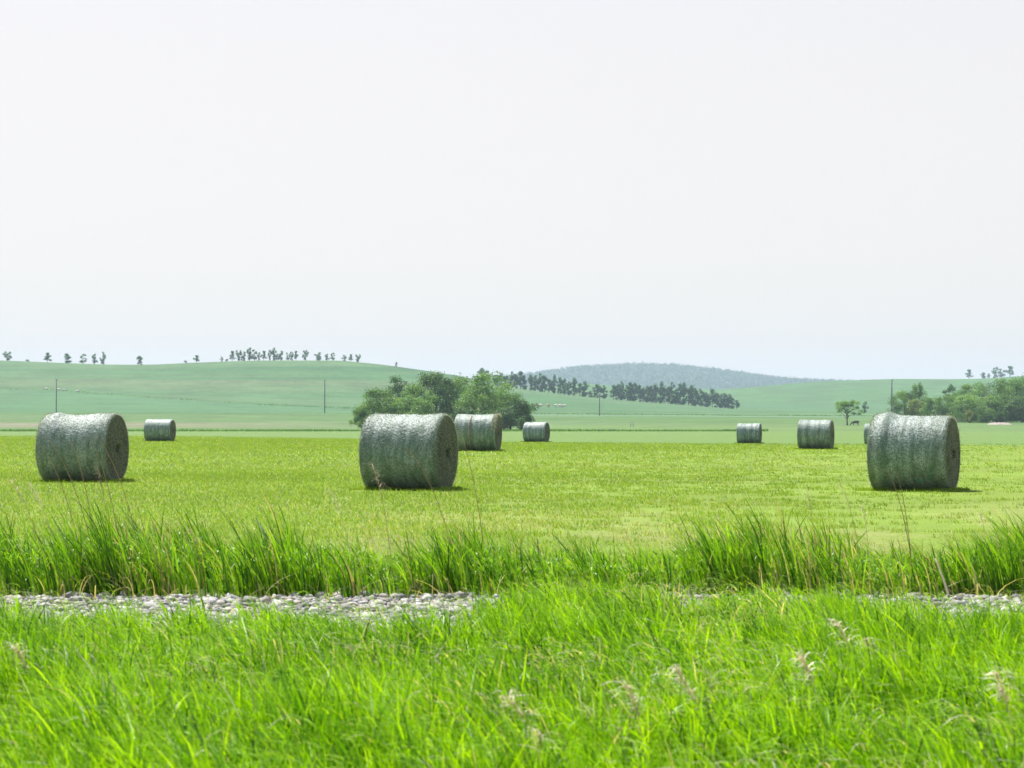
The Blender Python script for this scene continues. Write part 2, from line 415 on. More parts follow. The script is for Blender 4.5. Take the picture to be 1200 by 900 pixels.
# short regrowth on the hay field
mb = MB()
def stub(n, d0, d1, wk, hk, seed, pw):
    r = np.random.default_rng(seed)
    X, Y = wedge(n, d0, d1, seed, .29, pw)
    pn = fbm(X*.6, Y*.35, 9); cl = fbm(X*2.4, Y*2.0, 81)
    k = r.random(n) < 1-.5*sm(pn, .45, .62)*sm(Y, 42, 26)
    k &= r.random(n) < .35+1.6*(cl-.3)
    k &= (Y < 158) | (Y < np.interp(600+F*X/Y, [200, 640], [262, 146])-5*r.random(n))
    X, Y, pn = X[k], Y[k], pn[k]; m = len(X)
    P = np.stack([X, Y, near_z(X, Y)], 1)
    H = r.uniform(.025, .075, m)*hk*(1+.6*(r.random(m) < .06))
    lean = np.stack([H*r.normal(-.2, .5, m), H*r.normal(0, .5, m)], 1)
    ti = np.clip(r.normal(.5, .2, m)+.4*(fbm(X*.35, Y*.2, 82)-.5), 0, .84)
    ti = np.where(Y > 58, np.maximum(ti, .38), ti)
    dr = r.random(m) < .05+.30*sm(pn, .42, .6)*sm(Y, 42, 26)
    ti[dr] = r.uniform(.88, 1, dr.sum())
    V, Q, T, cc = blades(P, H, wk*r.uniform(.7, 1.4, m)*np.maximum(1, Y/30), lean, r.uniform(0, .4, m), 1 if d0 > 60 else 2, ti, seed=seed)
    if len(Q): mb.add(V, Q, cc); mb.T.append(T+mb.n-len(V))
    else: mb.add(V, T, cc)
stub(230000, 22, 62, .008, 1.0, 91, .8)
stub(210000, 62, 160, .012, 1.15, 92, .6)
stub(130000, 160, 270, .011, 1.0, 93, .8)
for bx, bd, yw in ((97, 48.2, 10.5), (479.5, 43.8, 16), (1071, 43.4, 23), (560, 91, 11.5), (956, 108, 17), (628.5, 160, 17), (878, 158, 13.5), (187.5, 144, 8)):
    n = 2600; r_ = np.random.default_rng(bx and int(bx)); lx = r_.uniform(-1.0, 1.0, n); ly = -r_.uniform(.12, .75, n)
    sel = r_.random(n) < .25; lx[sel] = r_.uniform(.78, 1.0, sel.sum()); ly[sel] = r_.uniform(-.7, .7, sel.sum())
    cy, sy = math.cos(-R(yw)), math.sin(-R(yw)); X = (bx-600)/F*bd+lx*cy-ly*sy; Y = bd+lx*sy+ly*cy
    H = r_.uniform(.03, .10, n)*(.4+1.2*fbm(X*4, Y*4, 95)); P = np.stack([X, Y, near_z(X, Y)], 1)
    V, Q, T, cc = blades(P, H, .011*np.maximum(1, Y/50)*r_.uniform(.7, 1.3, n), np.stack([H*r_.normal(-.2, .5, n), H*r_.normal(0, .5, n)], 1), r_.uniform(0, .4, n), 2, np.clip(r_.normal(.5, .2, n), 0, .84), seed=int(bx))
    mb.add(V, Q, cc); mb.T.append(T+mb.n-len(V))
o = obj('field_regrowth', mb.mesh('field_regrowth'), M_stub)
tag(o, 'short light green regrowth and pale stubble covering the mown field', 'grass', kind='stuff')

# ------------------------------------------------------------------ gravel
M_stone, nt, out = newmat('field_stone'); L = nt.links
at = N(nt, 'ShaderNodeAttribute', attribute_name='tint'); tc = N(nt, 'ShaderNodeTexCoord')
no = N(nt, 'ShaderNodeTexNoise', Scale=60.0, Detail=3.0); L.new(tc.outputs['Object'], no.inputs['Vector'])
mr = N(nt, 'ShaderNodeMapRange'); mr.inputs['To Min'].default_value = .7; mr.inputs['To Max'].default_value = 1.25; L.new(no.outputs['Fac'], mr.inputs['Value'])
mu = N(nt, 'ShaderNodeVectorMath', operation='SCALE'); L.new(at.outputs['Color'], mu.inputs[0]); L.new(mr.outputs[0], mu.inputs['Scale'])
pr = N(nt, 'ShaderNodeBsdfPrincipled', Roughness=.75); L.new(mu.outputs[0], pr.inputs['Base Color']); L.new(pr.outputs[0], out.inputs[0])
bm = bmesh.new(); bmesh.ops.create_icosphere(bm, subdivisions=2, radius=1)
IV = np.array([v.co[:] for v in bm.verts]); IF = np.array([[v.index for v in f.verts] for f in bm.faces]); bm.free()
n = 20000; Y = 14.9+rng.random(n)*5.05; X = Y*rng.uniform(-.3, .3, n)
S = np.clip(rng.lognormal(math.log(.018), .48, n), .007, .052)
sc_ = S[:, None]*rng.uniform(.7, 1.25, (n, 3))*np.array([1.15, 1, .68])
disp = 1+.26*rng.normal(0, 1, (n, len(IV))); disp = .5*disp+.5*disp[:, rng.permutation(len(IV))]
a = rng.uniform(0, 6.28, n); ca, sa = np.cos(a)[:, None], np.sin(a)[:, None]
vx = IV[None, :, 0]*disp*sc_[:, :1]; vy = IV[None, :, 1]*disp*sc_[:, 1:2]; vz = IV[None, :, 2]*disp*sc_[:, 2:]
Vs = np.stack([X[:, None]+vx*ca-vy*sa, Y[:, None]+vx*sa+vy*ca, (near_z(X, Y)+S*.35)[:, None]+vz], 2).reshape(-1, 3)
base = np.array([(.40, .385, .37), (.34, .335, .335), (.42, .385, .33), (.20, .20, .20), (.52, .50, .48), (.34, .31, .28)])
colr = base[rng.integers(0, 6, n)]*rng.uniform(.45, 1.1, (n, 1))
Fs = (IF[None]+(np.arange(n)*len(IV))[:, None, None]).reshape(-1, 3)
o = obj('gravel', npmesh('gravel', Vs, [Fs], np.repeat(colr, len(IV), 0), True), M_stone)
tag(o, 'strip of pale grey and pinkish stones between the front grass and the tall grass', 'gravel', kind='stuff')

# ------------------------------------------------------------------ dry stalks, each one a thing
M_straw = leafmat('bleached_straw', [(0, (.34, .25, .12)), (.5, (.50, .40, .23)), (1, (.80, .74, .62))], .4, .55, .3, (1.1, 1, .8))
def stalk(px, d, tipx, tipy, label, kind='bare', tone=.5, w=.006, seed=0, group='dry grass stalks above the tall grass row'):
    """root seen at column px at depth d; tip at photo (tipx,tipy), same depth"""
    r = np.random.default_rng(seed+500)
    X, _, z = at_px(px, d)
    dx = (tipx-px)/F*d; H = CAM+(HZ-tipy)/F*d-z
    root = empty('dry_grass_stalk', (X, d, z)); tag(root, label, 'grass stalk', group)
    ts = np.linspace(0, 1, 9)
    pts = np.stack([dx*(.55*ts+.45*ts**2.2), .05*ts*r.normal(), H*(ts-.12*ts**4)/.88], 1)
    V, Q = tube(pts, np.interp(ts, [0, 1], [w, w*.45]), 5)
    obj('stem', npmesh('stem', V, [Q], np.tile((tone,)*3, (len(V), 1)), True), M_straw, root)
    if kind != 'bare':
        m = MB(); nb = 8 if kind == 'tuft' else 18 if kind == 'bloom' else 12
        Lk = .16 if kind == 'plume' else .15 if kind == 'bloom' else .12
        for i in range(nb):
            t = 1-{'plume': .30, 'bloom': .42, 'tuft': .24}[kind]*i/nb
            p = np.array([np.interp(t, ts, pts[:, q]) for q in range(3)])
            s = -1 if (dx < 0) == (r.random() < .8) else 1
            Lb = Lk*r.uniform(.5, 1.1)
            k = 3 if kind == 'bloom' else 4; PP = np.tile(p, (k, 1))+r.normal(0, .006, (k, 3))
            dirs = np.stack([s*r.uniform(.15, .8, k), r.normal(0, .4, k), r.uniform(-.2, .9, k)], 1)
            V, Q, T, cc = blades(PP, Lb*dirs[:, 2], np.full(k, .015 if kind == 'bloom' else .006), Lb*dirs[:, :2], np.full(k, .9), 4, np.clip(r.normal(tone+.3, .15, k), 0, 1), az=r.uniform(1.0, 2.2, k), seed=int(r.integers(1e6)))
            m.add(V, Q, cc); m.T.append(T+m.n-len(V))
        obj('seed_head', m.mesh('seed_head'), M_straw, root)
    return root
ST = [
 (102, 20.4, 47, 522, 'leftmost of the thin straw stalks crossing the left large bale', 'bare', .3),
 (118, 20.6, 55, 511, 'long straw stalk crossing the left large bale from its upper left, second from the left', 'bare', .3),
 (118, 20.5, 82, 516, 'straw stalk crossing the middle of the left large bale', 'bare', .35),
 (148, 20.6, 104, 512, 'straw stalk ending near the end face of the left large bale', 'bare', .35),
 (172, 20.5, 112, 509, 'longest straw stalk, leaning across the end face of the left large bale', 'bare', .3),
 (134, 20.4, 112, 548, 'green seed plume at the foot of the left large bale', 'plume', .1),
 (60, 20.3, 10, 562, 'pale tan stalk with a drooping plume, left of the left large bale', 'plume', .5),
 (76, 20.2, 36, 570, 'cream plume nearest below the left corner of the left large bale', 'plume', .8),
 (462, 20.3, 437, 548, 'golden brome plume in front of the left foot of the middle large bale', 'plume', .5),
 (540, 20.6, 476, 524, 'thick straw stalk crossing the face of the middle large bale', 'bare', .35),
 (572, 20.6, 535, 496, 'tan stalk crossing the gap between the middle large bale and the bale behind it', 'bare', .35),
 (418, 20.3, 387, 574, 'cream feathery plume standing alone left of the middle large bale', 'plume', .85),
 (425, 19.9, 428, 690, 'brown dead tuft hanging over the gravel below the middle large bale', 'tuft', .2),
 (1072, 20.4, 1040, 552, 'brown stalk crossing the lower left of the right large bale', 'bare', .4),
 (1070, 20.5, 1050, 556, 'short brown stalk beside another one at the foot of the right large bale', 'bare', .2),
 (1012, 20.4, 984, 566, 'pale bent seed head left of the right large bale', 'tuft', .6),
 (1020, 20.3, 1012, 592, 'cream seed head below the left corner of the right large bale', 'tuft', .8),
 (960, 20.3, 944, 572, 'faint tan plume in front of the mown field, right of centre', 'plume', .6),
 (870, 20.3, 838, 606, 'tan plume above the left end of the right-hand tall grass clump', 'tuft', .5),
 (1160, 20.3, 1149, 602, 'small cream seed head at the right, below the right large bale', 'tuft', .8),
 (240, 20.0, 222, 620, 'tan plume drooping in the left tall grass clump', 'plume', .4),
 (78, 19.9, 72, 682, 'pale plume lying over the stones at the left', 'plume', .7),
]
for i, s in enumerate(ST):
    stalk(*s[:4], s[4], s[5], s[6], w=.005 if s[5] == 'bare' else .004, seed=i)
for i, (px, d, tx, ty, lb) in enumerate([
  (1012, 12.6, 985, 742, 'bleached plume arching left in the front grass, upper right'),
  (965, 11.2, 945, 785, 'bleached plume in the front grass, below and left of the highest one'),
  (830, 10.6, 800, 802, 'bleached plume in the front grass left of two others, lower centre right'),
  (1190, 10.4, 1168, 800, 'single pale hooked leaf stalk at the right edge of the front grass'),
  (640, 9.9, 600, 832, 'bleached plume low in the front grass, middle of the picture'),
  (760, 10.0, 742, 822, 'bleached plume low in the front grass, just right of the middle'),
  (50, 11.8, 30, 770, 'pale dry plume in the front grass at the left edge'),
  (640, 9.4, 636, 872, 'bleached plume at the very bottom, middle of the picture'),
  (1040, 12.3, 1018, 762, 'cream plume in the front grass just right of the highest one')]):
    stalk(px, d, tx-6, ty-14, lb, 'bloom', 1.0, .004, 60+i, 'bleached plumes in the front grass')
# the pale broken stick
X, Y0, z = at_px(1112, 19.6)
ts = np.linspace(0, 1, 6); pts = np.stack([-.09*ts-.03*ts**2, .04*ts, .36*ts], 1)
V, Q = tube(pts, np.interp(ts, [0, 1], [.012, .007]), 7)
o = obj('stick', npmesh('stick', V, [Q], np.tile((1.0,)*3, (len(V), 1)), True), M_straw, None, (X, Y0, z))
tag(o, 'thin whitish stick leaning in the gravel under the right-hand tall grass', 'stick')
# ------------------------------------------------------------------ hay bales
def haymat(name, face=False):
    m, nt, out = newmat(name); L = nt.links
    tc = N(nt, 'ShaderNodeTexCoord')
    mp = N(nt, 'ShaderNodeMapping'); L.new(tc.outputs['Object'], mp.inputs[0])
    oi = N(nt, 'ShaderNodeObjectInfo')
    # hay fibres: fine speckle
    fi = N(nt, 'ShaderNodeTexNoise', Scale=34.0, Detail=6.0, Roughness=.75); L.new(mp.outputs[0], fi.inputs['Vector'])
    if not face: mp.inputs['Scale'].default_value = (1.4, 1, 1)
    rp = N(nt, 'ShaderNodeValToRGB'); cr = rp.color_ramp
    cols = ([(.34, (.012, .015, .011)), (.46, (.045, .052, .036)), (.56, (.12, .125, .085)), (.66, (.38, .36, .27))] if face else
            [(.30, (.016, .050, .034)), (.45, (.060, .120, .088)), (.56, (.13, .20, .155)), (.70, (.36, .42, .36))])
    while len(cr.elements) < 4: cr.elements.new(.5)
    for e, (p, c) in zip(cr.elements, cols): e.position = p; e.color = (*c, 1)
    L.new(fi.outputs['Fac'], rp.inputs[0])
    col = rp.outputs[0]
    pr = N(nt, 'ShaderNodeBsdfPrincipled', Roughness=.62)
    pr.inputs['Specular IOR Level'].default_value = .3
    if not face:
        # net wrap: bands of more or fewer turns round the bale, greyer and paler
        sx = N(nt, 'ShaderNodeSeparateXYZ'); L.new(tc.outputs['Object'], sx.inputs[0])
        cx = N(nt, 'ShaderNodeCombineXYZ'); L.new(sx.outputs[0], cx.inputs[0])
        rn = N(nt, 'ShaderNodeMath', operation='MULTIPLY'); rn.inputs[1].default_value = 37; L.new(oi.outputs['Random'], rn.inputs[0]); L.new(rn.outputs[0], cx.inputs[1])
        bn = N(nt, 'ShaderNodeTexNoise', Scale=5.0, Detail=3.0); L.new(cx.outputs[0], bn.inputs['Vector'])
        ms = N(nt, 'ShaderNodeMapping'); ms.inputs['Scale'].default_value = (5, 1.8, 1.8); L.new(tc.outputs['Object'], ms.inputs[0])
        b2 = N(nt, 'ShaderNodeTexNoise', Scale=2.2, Detail=4.0); L.new(ms.outputs[0], b2.inputs['Vector'])
        ad = N(nt, 'ShaderNodeMath', operation='ADD'); L.new(bn.outputs['Fac'], ad.inputs[0]); L.new(b2.outputs['Fac'], ad.inputs[1])
        mr = N(nt, 'ShaderNodeMapRange'); L.new(ad.outputs[0], mr.inputs['Value'])
        mr.inputs['From Min'].default_value = .85; mr.inputs['From Max'].default_value = 1.2; mr.inputs['To Min'].default_value = .04; mr.inputs['To Max'].default_value = .33
        mf = N(nt, 'ShaderNodeTexNoise', Scale=38.0, Detail=4.0, Roughness=.8); L.new(tc.outputs['Object'], mf.inputs['Vector'])
        m2 = N(nt, 'ShaderNodeMapRange'); L.new(mf.outputs['Fac'], m2.inputs['Value'])
        m2.inputs['From Min'].default_value = .42; m2.inputs['From Max'].default_value = .58; m2.inputs['To Min'].default_value = .0; m2.inputs['To Max'].default_value = 2.2
        mm = N(nt, 'ShaderNodeMath', operation='MULTIPLY'); mm.use_clamp = True; L.new(mr.outputs[0], mm.inputs[0]); L.new(m2.outputs[0], mm.inputs[1])
        mx = N(nt, 'ShaderNodeMix', data_type='RGBA'); L.new(mm.outputs[0], mx.inputs[0]); L.new(col, mx.inputs[6]); mx.inputs[7].default_value = (.60, .66, .68, 1)
        col = mx.outputs[2]
        pr.inputs['Specular IOR Level'].default_value = .45; pr.inputs['Roughness'].default_value = .6; pr.inputs['Coat Weight'].default_value = .12; pr.inputs['Coat Roughness'].default_value = .5
    L.new(col, pr.inputs['Base Color'])
    bp = N(nt, 'ShaderNodeBump', Strength=.5, Distance=.015); L.new(fi.outputs['Fac'], bp.inputs['Height']); L.new(bp.outputs[0], pr.inputs['Normal'])
    L.new(pr.outputs[0], out.inputs[0])
    return m
M_wrap = haymat('net_wrapped_hay'); M_face = haymat('bale_end_hay', True)
M_fuzz = leafmat('loose_hay', [(0, (.10, .15, .08)), (.5, (.28, .30, .18)), (1, (.60, .60, .48))], .25, .5, .3, (1, 1, .8))
M_twine = plain('pink_twine', (.55, .22, .24), .6)
M_gtwine = plain('green_twine', (.04, .35, .22), .6)

def bale_mesh(seed, L=1.58, Rd=.75, sag=.03, step=0.0, hi=True):
    r = np.random.default_rng(seed); nx, na = (110, 320) if hi else (50, 140)
    t = np.linspace(-1, 1, nx); xx = np.sign(t)*(1-(1-np.abs(t))**1.6)*L/2
    A = np.linspace(0, 2*math.pi, na, endpoint=False)
    ph = r.uniform(0, 100)
    TX, AA = np.meshgrid(xx, A, indexing='ij')
    edge = 1-np.abs(TX)/(L/2)
    rad = Rd - sag*np.cos(np.clip(TX/(L/2)*1.1+r.normal(0, .15), -1.57, 1.57))**2*(.5+1.0*fbm(TX*1.2+ph, np.sin(AA)+ph, 1, 2))
    rad -= .05*np.exp(-edge*L/2/.03)
    rad += .035*(fbm(TX*3+ph, np.cos(AA)*2+ph, 2, 3)-.5) + .012*(fbm(TX*14+ph, AA*.5, 3, 2)-.5)
    rad += .006*(fbm(TX*30+ph, np.minimum(AA, 2*math.pi-AA)*22, 4, 2)-.5)
    rad += step*np.exp(-((TX+L*.33)/.12)**2)
    rad += r.normal(0, .0032 if hi else .004, rad.shape)*np.clip(edge*30, .3, 1)
    Y = rad*np.cos(AA); Z = rad*np.sin(AA)
    Z = np.where(Z < -Rd*.93, -Rd*.93+(Z+Rd*.93)*.35, Z)          # squashed by its own weight
    V = np.stack([TX, Y, Z+Rd*.955], 2).reshape(-1, 3)
    i, j = np.meshgrid(np.arange(nx-1), np.arange(na), indexing='ij'); i = i.ravel(); j = j.ravel()
    q = np.stack([i*na+j, (i+1)*na+j, (i+1)*na+(j+1) % na, i*na+(j+1) % na], 1)
    ends = []
    for s, ring in ((-1, 0), (1, nx-1)):
        rim = V[ring*na:(ring+1)*na]; cen = np.array([s*L/2, 0, Rd*.955])
        nr = 26; vv = []
        for k in range(nr+1):
            f = 1-k/nr
            p = cen+(rim-cen)*f
            sp = np.sin((f*Rd/.055+A/(2*math.pi))*2*math.pi)
            p = p.copy(); p[:, 0] = s*L/2+s*(.010*sp*min(1, 6*(1-f)+.0)+.03*(fbm(np.cos(A)*f*9+ph, np.sin(A)*f*9+ph, 5, 3)-.5)*min(1, 8*(1-f))+.018*(1-f))
            if f < .12: p[:, 0] -= s*.22
            vv.append(p)
        vv = np.concatenate(vv)
        kk, jj = np.meshgrid(np.arange(nr), np.arange(na), indexing='ij'); kk = kk.ravel(); jj = jj.ravel()
        fq = np.stack([kk*na+jj, kk*na+(jj+1) % na, (kk+1)*na+(jj+1) % na, (kk+1)*na+jj], 1)
        if s > 0: pass
        ends.append((vv, fq if s > 0 else fq[:, ::-1]))
    return V, q, ends
def fuzz(seed, V, L, Rd, n=5200):
    """stray hay ends poking out of the net and round the rims"""
    r = np.random.default_rng(seed)
    i = r.integers(0, len(V), n); P = V[i]+r.normal(0, .006, (n, 3))
    c = np.stack([V[i][:, 0]*0, V[i][:, 1], V[i][:, 2]-Rd*.955], 1); c /= np.linalg.norm(c, axis=1)[:, None]
    rim = np.abs(V[i][:, 0]) > L/2-.03
    dirn = c*r.uniform(.1, 1.0, (n, 1))+r.normal(0, .9, (n, 3)); dirn /= np.linalg.norm(dirn, axis=1)[:, None]
    Ln = r.uniform(.012, .045, n)*np.where(rim, 1.5, 1)
    side = np.cross(dirn, r.normal(0, 1, (n, 3))); side /= np.linalg.norm(side, axis=1)[:, None]
    w = r.uniform(.0015, .004, n)[:, None]
    a = P-side*w; b = P+side*w; t = P+dirn*Ln[:, None]
    VV = np.stack([a, b, t], 1).reshape(-1, 3); T = np.arange(3*n).reshape(-1, 3)
    ti = np.where(r.random(n) < .5, r.uniform(0, .4, n), r.uniform(.5, 1, n))
    cc = np.repeat(np.stack([ti]*3, 1), 3, 0)
    return VV, T, cc

# column of bale centre, depth, yaw, radius, length, label, seed, step
BALES = [
 (97, 48.2, 10.5, .77, 1.58, 'large green hay bale at the left, crossed by several thin straw stalks', 1, .03),
 (479.5, 43.8, 16.0, .78, 1.57, 'large green hay bale left of centre with a dark hole in its end face', 2, .0),
 (1071, 43.4, 23.0, .77, 1.52, 'large green hay bale at the right, bit of green twine on its side', 3, .045),
 (560, 91, 11.5, .79, 1.72, 'mid-distance hay bale with a pink twine mark and a ragged right rim', 4, 0),
 (187.5, 144, 8.0, .75, 1.75, 'small distant hay bale between the left large bale and the leafy clump', 5, 0),
 (628.5, 160, 17.0, .75, 1.66, 'small distant hay bale right of the one with the pink twine mark', 6, 0),
 (878, 158, 13.5, .75, 1.64, 'smallest whole hay bale on the right half, standing alone on the field', 7, 0),
 (956, 108, 17.0, .75, 1.60, 'mid-distance hay bale with a pale diagonal smear, left of the right large bale', 8, 0),
 (1027, 154, 15.0, .75, 1.60, 'distant hay bale almost hidden behind the left edge of the right large bale', 9, 0),
]
for (px, d, yaw, Rd, Lg, lab, seed, step) in BALES:
    X, Y0, z = at_px(px, d)
    root = empty('hay_bale', (X, Y0, z-.015), -R(yaw)); tag(root, lab, 'hay bale', 'round hay bales on the mown field')
    V, q, ends = bale_mesh(seed, Lg, Rd, .035, step, d < 60)
    obj('wrapped_side', npmesh('wrapped_side', V, [q], None, True), M_wrap, root)
    for vv, fq in ends: obj('end_face', npmesh('end_face', vv, [fq], None, True), M_face, root)
    if d < 120:
        VV, T, cc = fuzz(seed, V, Lg, Rd, 26000 if d < 60 else 9000)
        tag(obj('loose_hay', npmesh('loose_hay', VV, [T], cc), M_fuzz, root), kind='stuff')
    if seed == 4:   # pink twine mark over the front, ragged hay at the right rim
        an = np.linspace(R(75), R(190), 40); rr = Rd+.004
        pts = np.stack([np.full(40, -.22)+.012*np.sin(an*5), -rr*np.sin(an-R(0)), Rd*.955+rr*np.cos(an)], 1)
        an = np.linspace(R(20), R(160), 40); pts = np.stack([np.full(40, -.20)+.015*np.sin(an*4), -rr*np.sin(an), Rd*.955+rr*np.cos(an)], 1)
        Vt, Qt = tube(pts, np.full(40, .013), 5); obj('twine', npmesh('twine', Vt, [Qt], None, True), M_twine, root)
        r = np.random.default_rng(44); n = 900; an = r.uniform(R(-35), R(80), n)
        P = np.stack([Lg/2-r.uniform(-.02, .16, n), -(Rd+.0)*np.sin(an), Rd*.955+Rd*np.cos(an)], 1)
        dv = np.stack([r.uniform(.0, 1, n), -np.sin(an)*.4+r.normal(0, .3, n), np.cos(an)*.4-.5+r.normal(0, .3, n)], 1)
        Ln = r.uniform(.05, .2, n); sd = np.cross(dv, r.normal(0, 1, (n, 3))); sd /= np.linalg.norm(sd, axis=1)[:, None]
        VV = np.stack([P-sd*.006, P+sd*.006, P+dv*Ln[:, None]], 1).reshape(-1, 3)
        tag(obj('ragged_hay', npmesh('ragged_hay', VV, [np.arange(3*n).reshape(-1, 3)], np.repeat(r.uniform(.3, 1, n), 3)[:, None].repeat(3, 1)), M_fuzz, root), kind='stuff')
    if seed == 3:
        ts = np.linspace(0, 1, 14); an = R(128)+.18*np.sin(ts*3)-ts*.2
        pts = np.stack([.15+.33*ts, -(Rd+.008)*np.sin(an), Rd*.955+(Rd+.008)*np.cos(an)], 1)
        Vt, Qt = tube(pts, np.full(14, .006), 5); obj('twine', npmesh('twine', Vt, [Qt], None, True), M_gtwine, root)

# ------------------------------------------------------------------ trees
def leaves(cen, rad, n, size, r, tone):
    """leaf-spray quads filling clumps: cen (k,3), rad (k,3)"""
    k = len(cen); i = r.integers(0, k, n)
    v = r.normal(0, 1, (n, 3)); v /= np.linalg.norm(v, axis=1)[:, None]
    f = r.uniform(0, 1, n)**.45*(1+.18*r.normal(0, 1, n))
    P = cen[i]+v*rad[i]*f[:, None]
    nn = v*.7+r.normal(0, .7, (n, 3))+np.array([0, 0, .35]); nn /= np.linalg.norm(nn, axis=1)[:, None]
    a = np.cross(nn, r.normal(0, 1, (n, 3))); a /= np.linalg.norm(a, axis=1)[:, None]; b = np.cross(nn, a)
    s = size*r.uniform(.5, 1.2, n)[:, None]
    V = np.stack([P-a*s*.5, P+b*s*.28+nn*s*.08, P+a*s*.5, P-b*s*.28+nn*s*.08], 1).reshape(-1, 3)
    ct = np.clip(tone[i]+r.normal(0, .1, n), 0, 1)
    return V, np.arange(4*n).reshape(-1, 4), np.repeat(np.stack([ct]*3, 1), 4, 0)
def tree_meshes(kind, seed):
    """unit tree: height 1; returns trunk and crown meshes"""
    r = np.random.default_rng(seed)
    tm = MB(); cen = []; rad = []
    if kind == 'broad':
        k = 62; W = .44
        for i in range(k):
            a = r.uniform(0, 6.283); zz = r.uniform(.06, .93)
            prof = math.sqrt(max(.05, 1-((zz-.48)/.5)**2))
            rr = W*prof*r.uniform(.35, .98)
            cen.append((rr*math.cos(a), rr*math.sin(a), zz)); q = r.uniform(.08, .15); rad.append((q*1.25, q*1.25, q*.9))
        trunkh, nl, size, tr = .35, 9500, .040, .026
    elif kind == 'open':
        k = 30; W = .5
        for i in range(k):
            a = r.uniform(0, 6.283); zz = r.uniform(.38, .93)
            rr = W*math.sqrt(max(.05, 1-((zz-.62)/.40)**2))*r.uniform(.45, 1)
            cen.append((rr*math.cos(a), rr*math.sin(a), zz)); q = r.uniform(.07, .12); rad.append((q*1.2, q*1.2, q*.8))
        trunkh, nl, size, tr = .3, 4200, .045, .03
    elif kind == 'bush':
        k = 26
        for i in range(k):
            a = r.uniform(0, 6.283); zz = r.uniform(.08, .85); rr = .62*math.sqrt(max(.05, 1-(zz/.98)**2))*r.uniform(.1, 1)
            cen.append((rr*math.cos(a), rr*math.sin(a), zz)); q = r.uniform(.12, .2); rad.append((q*1.2, q*1.2, q))
        trunkh, nl, size, tr = .2, 4500, .065, .03
    elif kind == 'poplar':
        k = 22
        for i in range(k):
            zz = r.uniform(.1, .95); w = .17*min(1, (1.02-zz)*3.2)*(.6+.4*min(1, zz*4))
            a = r.uniform(0, 6.283); rr = w*r.uniform(.1, 1)
            cen.append((rr*math.cos(a)+.02*math.sin(zz*7+seed), rr*math.sin(a), zz)); q = r.uniform(.05, .085); rad.append((q, q, q*1.35))
        trunkh, nl, size, tr = .5, 1500, .07, .014
    else:  # small, seen on the skyline
        k = 15
        lobes = r.integers(1, 3)
        for i in range(k):
            a = r.uniform(0, 6.283); zz = r.uniform(.12, .92); rr = .25*math.sqrt(max(.05, 1-((zz-.52)/.46)**2))*r.uniform(.2, 1)
            cen.append((rr*math.cos(a)+(.1*(i % lobes)), rr*math.sin(a), zz)); q = r.uniform(.07, .12); rad.append((q, q, q))
        trunkh, nl, size, tr = .45, 900, .09, .02
    cen = np.array(cen); rad = np.array(rad)
    lx, ly = r.normal(0, .03, 2)
    ts = np.linspace(0, 1, 7); top = .78 if kind in ('poplar',) else .62
    pts = np.stack([lx*ts+.012*np.sin(ts*5), ly*ts, top*ts], 1)
    V, Q = tube(pts, np.interp(ts, [0, .15, 1], [tr*1.35, tr, tr*.3]), 8); tm.add(V, Q)
    for i in r.permutation(len(cen))[:14 if kind != 'poplar' else 8]:
        h0 = min(max(.1, cen[i, 2]*r.uniform(.35, .7)), top*.95)
        p0 = np.array([np.interp(h0, pts[:, 2], pts[:, 0]), np.interp(h0, pts[:, 2], pts[:, 1]), h0])
        mid = (p0+cen[i])/2+np.array([0, 0, -.03])+r.normal(0, .012, 3)
        V, Q = tube([p0, mid, cen[i]], [tr*.5, tr*.3, tr*.1], 5); tm.add(V, Q)
    tone = np.clip(.5+r.normal(0, .2, len(cen))+.15*(cen[:, 2]-.5), 0, 1)
    V, Q, cc = leaves(cen, rad, nl, size, r, tone)
    zmax = V[:, 2].max(); V[:, 2] /= zmax
    crown = npmesh('crown', V, [Q], cc)
    trunk = tm.mesh('trunk', True)
    return trunk, crown
def foliage(name, a, b, c):
    return leafmat(name, [(0, a), (.5, b), (1, c)], .42 if 'poplar' in name else .32, .55, .35, (1.3, 1.3, .6))
FOL = {
 'mid':   foliage('foliage_mid', (.04, .11, .03), (.11, .23, .045), (.20, .35, .06)),
 'dark':  foliage('foliage_dark', (.028, .08, .028), (.065, .15, .04), (.12, .22, .055)),
 'light': foliage('foliage_light', (.055, .14, .035), (.13, .27, .055), (.23, .39, .08)),
 'yellow': foliage('foliage_yellow', (.10, .15, .035), (.19, .25, .05), (.28, .33, .08)),
 'pop_hazed':   foliage('foliage_poplar', (.06, .14, .12), (.11, .23, .165), (.18, .32, .21)),  # windbreak and skyline trees: bluish pallor of distance haze mixed into the leaf colour
}
FOL['wood'] = foliage('foliage_wood_hazed', (.022, .055, .045), (.045, .10, .075), (.085, .155, .10))  # far forest: blue cast of the haze put into the leaf colour
M_bark = plain('bark', (.13, .105, .085), .9, 6, .35)
LIB = {}
def lib(kind, v, fol):
    if (kind, v) not in LIB: LIB[(kind, v)] = tree_meshes(kind, 100+v*7+sum(map(ord, kind)))
    t, c = LIB[(kind, v)]
    key = (kind, v, fol)
    if key not in LIB:
        c2 = c.copy(); c2.materials.clear(); c2.materials.append(FOL[fol]); LIB[key] = c2
        if not t.materials: t.materials.append(M_bark)
    return t, LIB[key]
NW = {'broad': .86, 'open': 1.1, 'bush': 1.2, 'poplar': .31, 'sky': .68}
